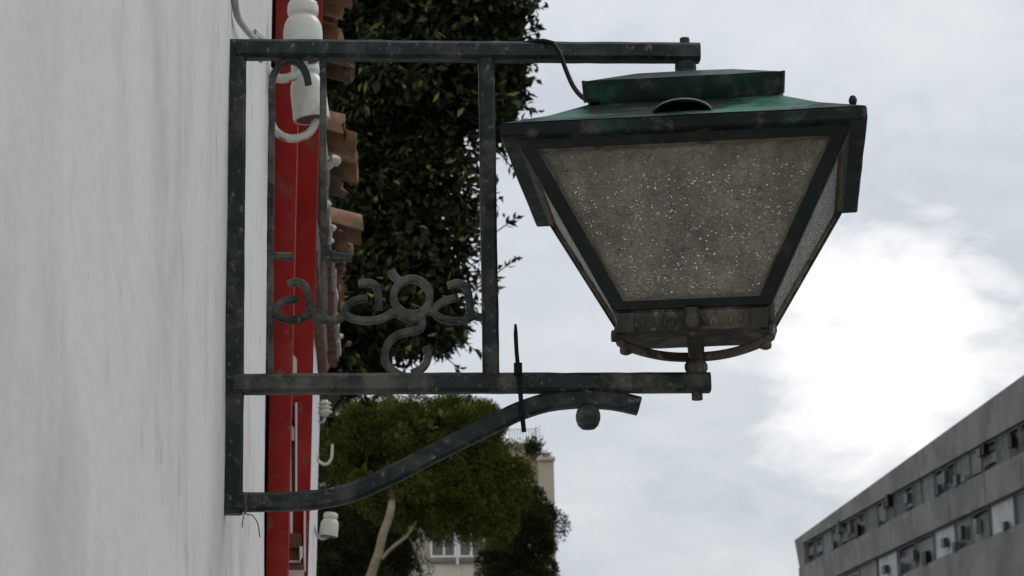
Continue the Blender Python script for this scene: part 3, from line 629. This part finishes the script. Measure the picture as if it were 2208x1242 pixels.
# ------------------------------------------------------------------ trees
def unit(n):
    v = rng.normal(size=(n, 3)); return v / np.linalg.norm(v, axis=1, keepdims=True)
def leaf_quads(P, D, ln, wd):
    n = len(P); A = unit(n); s = np.cross(D, A); s /= np.linalg.norm(s, axis=1, keepdims=True) + 1e-9; up = np.cross(s, D)
    ln = ln[:, None]; wd = wd[:, None]
    return np.stack([P, P + D * ln * .5 + s * wd * .5 + up * wd * .15, P + D * ln - up * wd * .2, P + D * ln * .5 - s * wd * .5 + up * wd * .15], 1)
def lobes(spec, Y, z):    # (u, v, ru, rv, depth offset) -> centre and radii in metres
    o = []
    for u, v, ru, rv, dy in spec:
        c = at(u, v, Y + dy); k = (Y + dy + 3) / F; o.append((np.array(c), np.array([ru * k, max(ru, rv) * k * .9, rv * k])))
    return o
def limb(root, org, pts, r0, r1, name, mat):
    P_ = smooth_path(pts, .15); n = len(P_); P_ = [p + noise.noise_vector(p * 1.3) * r0 * .5 for p in P_]
    return MB().tube(P_, [r0 + (r1 - r0) * i / (n - 1) for i in range(n)], 9).build(name, mat, root, org, True)
# large-leaved ficus behind the houses
YF = 17
fl = lobes([(980, 40, 165, 190, 0), (900, -60, 190, 120, 0), (870, 210, 240, 200, 0), (850, 400, 215, 200, .2), (850, 560, 205, 190, 0), (800, 690, 215, 120, 0), (930, 690, 95, 75, -.1), (720, 250, 250, 420, .6), (690, 640, 230, 250, .5), (1060, 140, 95, 130, -.1), (1095, 40, 60, 75, -.2), (1105, 190, 48, 60, -.2), (1060, 270, 50, 55, -.2), (640, 100, 300, 400, .8)], YF, 20)
base = Vector((at(520, 600, YF).x, YF + .3, 0))
fic = empty('ficus_tree', base, 'tall dark broad leaved tree rising behind the tiled eave', 'tree')
Q = []; mi = []
for c, rad in fl:
    ncl = int(900 * rad[0] * rad[2]); u = unit(ncl); rr = rng.uniform(.25, 1, ncl) ** .45 * rng.uniform(.92, 1.06, ncl)
    rr = rr * np.array([1 + .24 * noise.noise(Vector(q) * 2.6 + Vector(c)) for q in u])
    cl = c + u * rad * rr[:, None]; k = 15
    keep = np.array([noise.noise(Vector(q) * 3.1) > -.02 or r_ < .55 for q, r_ in zip(cl, rr)]); cl, u, rr = cl[keep], u[keep], rr[keep]; ncl = len(cl)
    for j in range(k):
        P_ = cl + rng.normal(size=(ncl, 3)) * .055; D = u * .7 + unit(ncl) * .9 + np.array([0, 0, -.25]); D /= np.linalg.norm(D, axis=1, keepdims=True)
        Q.append(leaf_quads(P_, D, rng.uniform(.045, .13, ncl), rng.uniform(.024, .05, ncl))); mi.append((rng.random(ncl) < .09) & (rr > .8))
    ni = int(2600 * rad[0] * rad[2]); P_ = c + unit(ni) * rad * (rng.random(ni) ** .4 * .8)[:, None]; D = unit(ni)
    Q.append(leaf_quads(P_, D, rng.uniform(.1, .15, ni), rng.uniform(.06, .09, ni))); mi.append(np.zeros(ni, bool))
# two sprigs that stick out in front of the sky
sprigs = []
for (u0, v0, u1, v1, n) in [(1070, 500, 1112, 470, 12), (1070, 590, 1112, 558, 9), (1090, 345, 1112, 372, 7), (1120, 225, 1158, 240, 8), (1000, 735, 1035, 765, 8), (960, 770, 990, 795, 8), (1130, 75, 1160, 60, 7), (1120, 20, 1150, 14, 7)]:
    a, b_ = at(u0, v0, YF - .3), at(u1, v1, YF - .3); sprigs.append((a, b_))
    t = rng.uniform(.35, 1, n)[:, None]; P_ = np.array(a) * (1 - t) + np.array(b_) * t
    D = np.array((b_ - a).normalized()) + unit(n) * .8; D /= np.linalg.norm(D, axis=1, keepdims=True)
    Q.append(leaf_quads(P_, D, rng.uniform(.07, .1, n), rng.uniform(.028, .042, n))); mi.append(np.zeros(n, bool))
quads_object('crown', np.concatenate(Q), 'ficus', fic, base, 'stuff', ('ficus_new', np.concatenate(mi)))
limb(fic, base, [base, base + Vector((.05, 0, 2.5)), base + Vector((.2, -.1, 4.5)), base + Vector((.5, -.1, 7.5))], .24, .07, 'trunk', 'bark_dark')
for (u, v) in [(950, 650), (980, 250), (800, 300), (900, 480)]:
    limb(fic, base, [base + Vector((.15, -.05, 4.2)), (base + Vector((.2, 0, 4.4))).lerp(at(u, v, YF), .5) + Vector((0, 0, .3)), at(u, v, YF)], .08, .02, 'limb', 'bark_dark')
g = MB()
for a, b_ in sprigs: g.tube([a + (a - b_) * 1.2, a, b_], [.008, .006, .003], 5)
tw = g.build('twigs', 'bark_dark', fic, base); tw['kind'] = 'stuff'

def conifer(name, label, spec, Y, base, matA, group=None, lump_r=.3, dens=1.35, trunk=None):
    root = empty(name, base, label, 'tree', group); Q = []
    for c, rad in lobes(spec, Y, Y + 3):
        rad = np.maximum(rad - lump_r * .38, .15)
        area = 4 * math.pi * ((rad[0] * rad[2]) ** .5) ** 2; nl = max(6, int(area / (lump_r ** 2) * .75))
        u = unit(nl); u = u[(u[:, 1] < .55)]; nl = len(u)
        lc = c + u * rad * rng.uniform(.55, 1.08, nl)[:, None]; lr = rng.uniform(.5, 1.2, nl) * lump_r
        k = int(520 * dens)
        for j in range(k):
            d = unit(nl) + u * .45 + np.array([0, 0, .4]); d /= np.linalg.norm(d, axis=1, keepdims=True)
            P_ = lc + d * (lr * rng.uniform(.62, 1.02, nl))[:, None]
            D = d + unit(nl) * .75 + np.array([0, 0, .2]); D /= np.linalg.norm(D, axis=1, keepdims=True)
            Q.append(leaf_quads(P_, D, rng.uniform(.035, .075, nl), rng.uniform(.014, .027, nl)))
        ni = int(area * 60); P_ = c + unit(ni) * rad * rng.uniform(.2, .85, ni)[:, None]      # inner shadowed sprays
        Q.append(leaf_quads(P_, unit(ni), rng.uniform(.15, .3, ni), rng.uniform(.08, .14, ni)))
    quads_object('crown', np.concatenate(Q), matA, root, base, 'stuff'); return root
YCf = 38
base = at(808, 1242, YCf); base.z = 0; base.x -= .4
c1 = conifer('cypress_tree', 'broad yellow green conifer with pale forked trunk under the curved brace',
    [(905, 950, 125, 95, 0), (800, 960, 120, 105, .2), (1000, 950, 98, 85, 0), (1072, 1020, 66, 72, 0), (870, 1060, 115, 70, -.1), (985, 1070, 105, 85, 0), (1060, 1090, 80, 75, 0), (740, 930, 70, 90, .3), (950, 1110, 85, 55, 0), (1035, 1120, 60, 50, 0)], YCf, base, 'cypress')
A = lambda u, v, d=0: at(u, v, YCf - 1.0 + d)
limb(c1, base, [Vector((base.x - .1, YCf - .4, 0)), Vector((base.x + .1, YCf - .6, 2.5)), A(795, 1300), A(806, 1235), A(822, 1190), A(828, 1150), A(838, 1110), A(842, 1075, .3), A(850, 1030, .7), A(870, 980, 1.0)], .16, .05, 'trunk', 'bark')
limb(c1, base, [A(824, 1205), A(838, 1188), A(856, 1172), A(876, 1158, .2), A(900, 1120, .7)], .034, .014, 'branch', 'bark')
base = at(1110, 1240, YCf + 3); base.z = 0
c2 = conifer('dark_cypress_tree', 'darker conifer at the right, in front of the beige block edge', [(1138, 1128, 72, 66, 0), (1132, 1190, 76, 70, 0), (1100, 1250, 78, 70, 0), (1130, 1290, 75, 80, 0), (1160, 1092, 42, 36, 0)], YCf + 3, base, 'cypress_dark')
limb(c2, base, [base, base + Vector((.05, 0, 3)), at(1115, 1200, YCf + 3)], .18, .06, 'trunk', 'bark_dark')
base = at(730, 1240, YCf + 7); base.z = 0
c3 = conifer('dark_back_tree', 'nearly black tree behind the pale forked trunk', [(740, 1120, 120, 130, 0), (830, 1140, 110, 90, 0), (800, 1230, 95, 95, 0), (700, 1240, 120, 130, 0), (860, 1215, 55, 60, .2), (690, 960, 90, 110, .5)], YCf + 7, base, 'cypress_dark', dens=.7, lump_r=.36)  # whole crown in the dark spray colour
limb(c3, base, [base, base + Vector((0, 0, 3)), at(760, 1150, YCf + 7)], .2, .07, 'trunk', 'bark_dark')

# ------------------------------------------------------------------ beige apartment block
YB = 120
b0 = at(1000, 1242, YB); b0.z = 0
bb = empty('apartment_block', b0, 'beige apartment block with cream balcony panels behind the conifers', 'building')
def bx(name, mat, u0, u1, v0, v1, Y=YB, dep=10, par=None, zlo=None):
    p, q = at(u0, v1, Y), at(u1, v0, Y); z0 = p.z if zlo is None else zlo
    g = MB(); g.box((p.x, Y, z0), (q.x, Y + dep, q.z)); return g.build(name, mat, par or bb, b0)
bx('wall', 'beige', 640, 1166, 992, 1242, YB, 12, zlo=0)
bx('side_wing', 'beige', 1166, 1194, 992, 1242, YB - .6, 9, zlo=0)
bx('cornice', 'beige', 1163, 1197, 985, 992, YB - .75, 9.3)
bx('penthouse', 'beige', 1085, 1158, 955, 991, YB + 2, 6)
bx('penthouse_roof', 'winwhite', 1080, 1160, 951, 955.5, YB + 1.8, 6.4)
w = bx('window', 'winwhite', 1138, 1164, 1040, 1068, YB - .06, .2); bx('lintel', 'glassdark', 1136, 1166, 1037, 1041, YB - .2, .3, w)
# balcony with glazed screen
for i in range(6): bx('panel', 'cream', 880 + 29 * i, 880 + 29 * i + 28.2, 1214, 1330, YB - 1.2, .2)
bx('balcony_floor', 'beige', 878, 1056, 1330, 1345, YB - 1.3, 1.4)
bx('rail', 'winwhite', 928, 1046, 1197, 1202, YB - 1.24, .12); bx('ledge', 'concrete', 926, 1048, 1209, 1214, YB - 1.35, .4)
bx('rail', 'winwhite', 984, 989, 1202, 1217, YB - 1.5, .1)
for i, (a, b_) in enumerate([(932, 956), (959, 980), (992, 1014), (1018, 1042)]):
    w = bx('window', 'blind', a, b_, 1145, 1196, YB - 1.1, .06)
for a, b_ in [(928, 931.5), (955.5, 959), (979.5, 985), (986.5, 992), (1013.5, 1018), (1042, 1046.5)]: bx('window_frame', 'winwhite', a, b_, 1140, 1197, YB - 1.18, .14)
# rooftop rail
p = at(1100, 951, YB + 2.2)
for u in range(1098, 1158, 6):
    a, b_ = at(u, 951, YB + 2.4), at(u, 926, YB + 2.4); MB().tube([a, b_], .018, 5).build('rail_post', 'concrete', bb, b0)
MB().tube([at(1096, 926, YB + 2.4), at(1157, 925, YB + 2.4)], .016, 5).build('rail_bar', 'concrete', bb, b0)
# rooftop antenna and plants are things of their own
a0 = at(1155, 952, YB + 2.1); an = empty('roof_antenna', a0, 'thin television antenna on the beige block roof', 'antenna')
MB().tube([a0, at(1155, 920, YB + 2.1)], .022, 6).build('mast', 'concrete', an, a0)
for k in range(4):
    MB().tube([at(1155, 926 + 7 * k, YB + 2.1), at(1166, 918 + 7 * k, YB + 2.1)], .014, 5).build('element', 'concrete', an, a0)
for lab, u, v, s, n in [('bushy plant drooping over the beige block roof edge', 1150, 975, 1.0, 700), ('small upright plant on the beige block roof corner', 1178, 986, .55, 260)]:
    p = at(u, v + 6, YB - .2); rt = empty('roof_plant', p, lab, 'plant', 'plants on the beige block roof')
    P_ = np.array(p) + rng.normal(size=(n, 3)) * np.array([.22, .15, .25]) * s + np.array([0, 0, .3 * s]); D = unit(n) + np.array([0, 0, .5]); D /= np.linalg.norm(D, axis=1, keepdims=True)
    quads_object('foliage', leaf_quads(P_, D, rng.uniform(.15, .3, n) * s, rng.uniform(.05, .1, n) * s), 'cypress_dark', rt, p, 'stuff')
    MB().lathe(p - Vector((0, 0, .25 * s)), [(.12 * s, 0), (.17 * s, .3 * s)], 10).build('pot', 'tile', rt, p)

# ------------------------------------------------------------------ grey block across the square
YG = 170
c0 = at(1713, 1165, YG); XG, ZG = c0.x, c0.z
gb = empty('concrete_block', Vector((XG + 8, 140, 0)), 'grey concrete block with long window bands at the lower right', 'building')
def zone(v0, v1):     # heights measured at the far corner
    return at(1713, v1, YG).z, at(1713, v0, YG).z
TURN, RAKE = .0324, .033      # the block stands a little askew to the street; its parapet rises towards us
def shear(g): g.v = [(x + (YG - y) * TURN, y, z) for x, y, z in g.v]; return g
def sect(name, mat, za, zb_, x0, x1, ya, yb_, par=None, slant=True, rake=0):
    def yy(z): return yb_ - ((ZG - z) * .55 if slant else 0)
    zt_ = zb_ + (YG - ya) * rake
    g = MB(); g.hexa([(x0, ya, za), (x1, ya, za), (x1, yy(za), za), (x0, yy(za), za), (x0, ya, zt_), (x1, ya, zt_), (x1, yy(zb_), zb_), (x0, yy(zb_), zb_)])
    return shear(g).build(name, mat, par or gb, gb.location)
YA = 55
z2, z1 = zone(1165, 1180); sect('parapet', 'concrete', z2, z1, XG, XG + 16, YA, YG, rake=RAKE)
z3, _ = zone(1180, 1228); sect('window_recess', 'glassdark', z3, z2 - .003, XG + .45, XG + 15, YA, YG - .1)
z4, _ = zone(1228, 1282); sect('spandrel', 'concrete', z4, z3 - .003, XG, XG + 16, YA, YG)
z5, _ = zone(1282, 1335); sect('window_recess', 'glassdark', z5, z4 - .003, XG + .45, XG + 15, YA, YG - .1)
sect('lower_wall', 'concrete', 0, z5 - .003, XG, XG + 16, YA, YG - 14, slant=False)
for za, zb_ in ((z3, z2), (z5, z4)): sect('end_pier', 'concrete', za, zb_ - .003, XG + .004, XG + 3, YG - 2.6, YG - .02)
random.seed(21)
def gbox(lo, hi, name, mat, par): return shear(MB().box(lo, hi)).build(name, mat, par, gb.location)
y = YG - 1
while y > YA + 8:      # joints of the cast panels
    ln_ = random.uniform(5.5, 7)
    for za, zb_ in ((z4, z3),): gbox((XG - .03, y - ln_ + .05, za + .03), (XG - .002, y - .05, zb_ - .03), 'panel', 'concrete', gb)
    y -= ln_
for (za, zb_, row) in ((z3, z2, 0), (z5, z4, 1)):
    y = YG - 5 if row else YG - 2.2; i = 0
    while y > YA + 4:
        wdt = random.uniform(1.5, 2.6) if row == 0 else random.uniform(3, 4.5); kind = random.random(); d = .09; x = XG + .22
        f = MB(); f.box((x, y - wdt, za + .02), (x + .1, y - wdt + d, zb_ - .02)).box((x, y - d - .002, za + .02), (x + .1, y - .002, zb_ - .02)).box((x, y - wdt + d, zb_ - .12), (x + .1, y - d, zb_ - .02)).box((x, y - wdt + d, za + .02), (x + .1, y - d, za + .12))
        w = shear(f).build('window', 'concrete', gb, gb.location)
        mt = 'curtain' if kind < .5 else ('glassdark' if kind < .8 else 'concrete')
        if row: mt = 'concrete' if i % 3 == 0 else ('pale_panel' if i % 3 == 1 else 'glassdark')
        if row == 0 and i == 5: mt = 'redcloth'
        gbox((x + .04, y - wdt + d, za + (.12 if row or kind < .6 else random.uniform(.2, .6))), (x + .07, y - d, zb_ - .12 - (0 if kind < .3 else random.uniform(0, .6))), 'pane', mt, w)
        for _ in range(random.choice([0, 1, 1, 2])):      # air conditioners, washing and clutter on the ledges
            yc = y - random.uniform(.2, wdt - .2); hh = random.uniform(.3, .8); zc_ = za + random.choice([0, 0, .5, .9])
            gbox((XG - .12, yc - random.uniform(.15, .45), zc_), (XG + .15, yc + random.uniform(.15, .4), zc_ + hh), 'ledge_box', random.choice(['glassdark', 'glassdark', 'curtain', 'black']), w)
        y -= wdt + random.uniform(.1, .5); i += 1
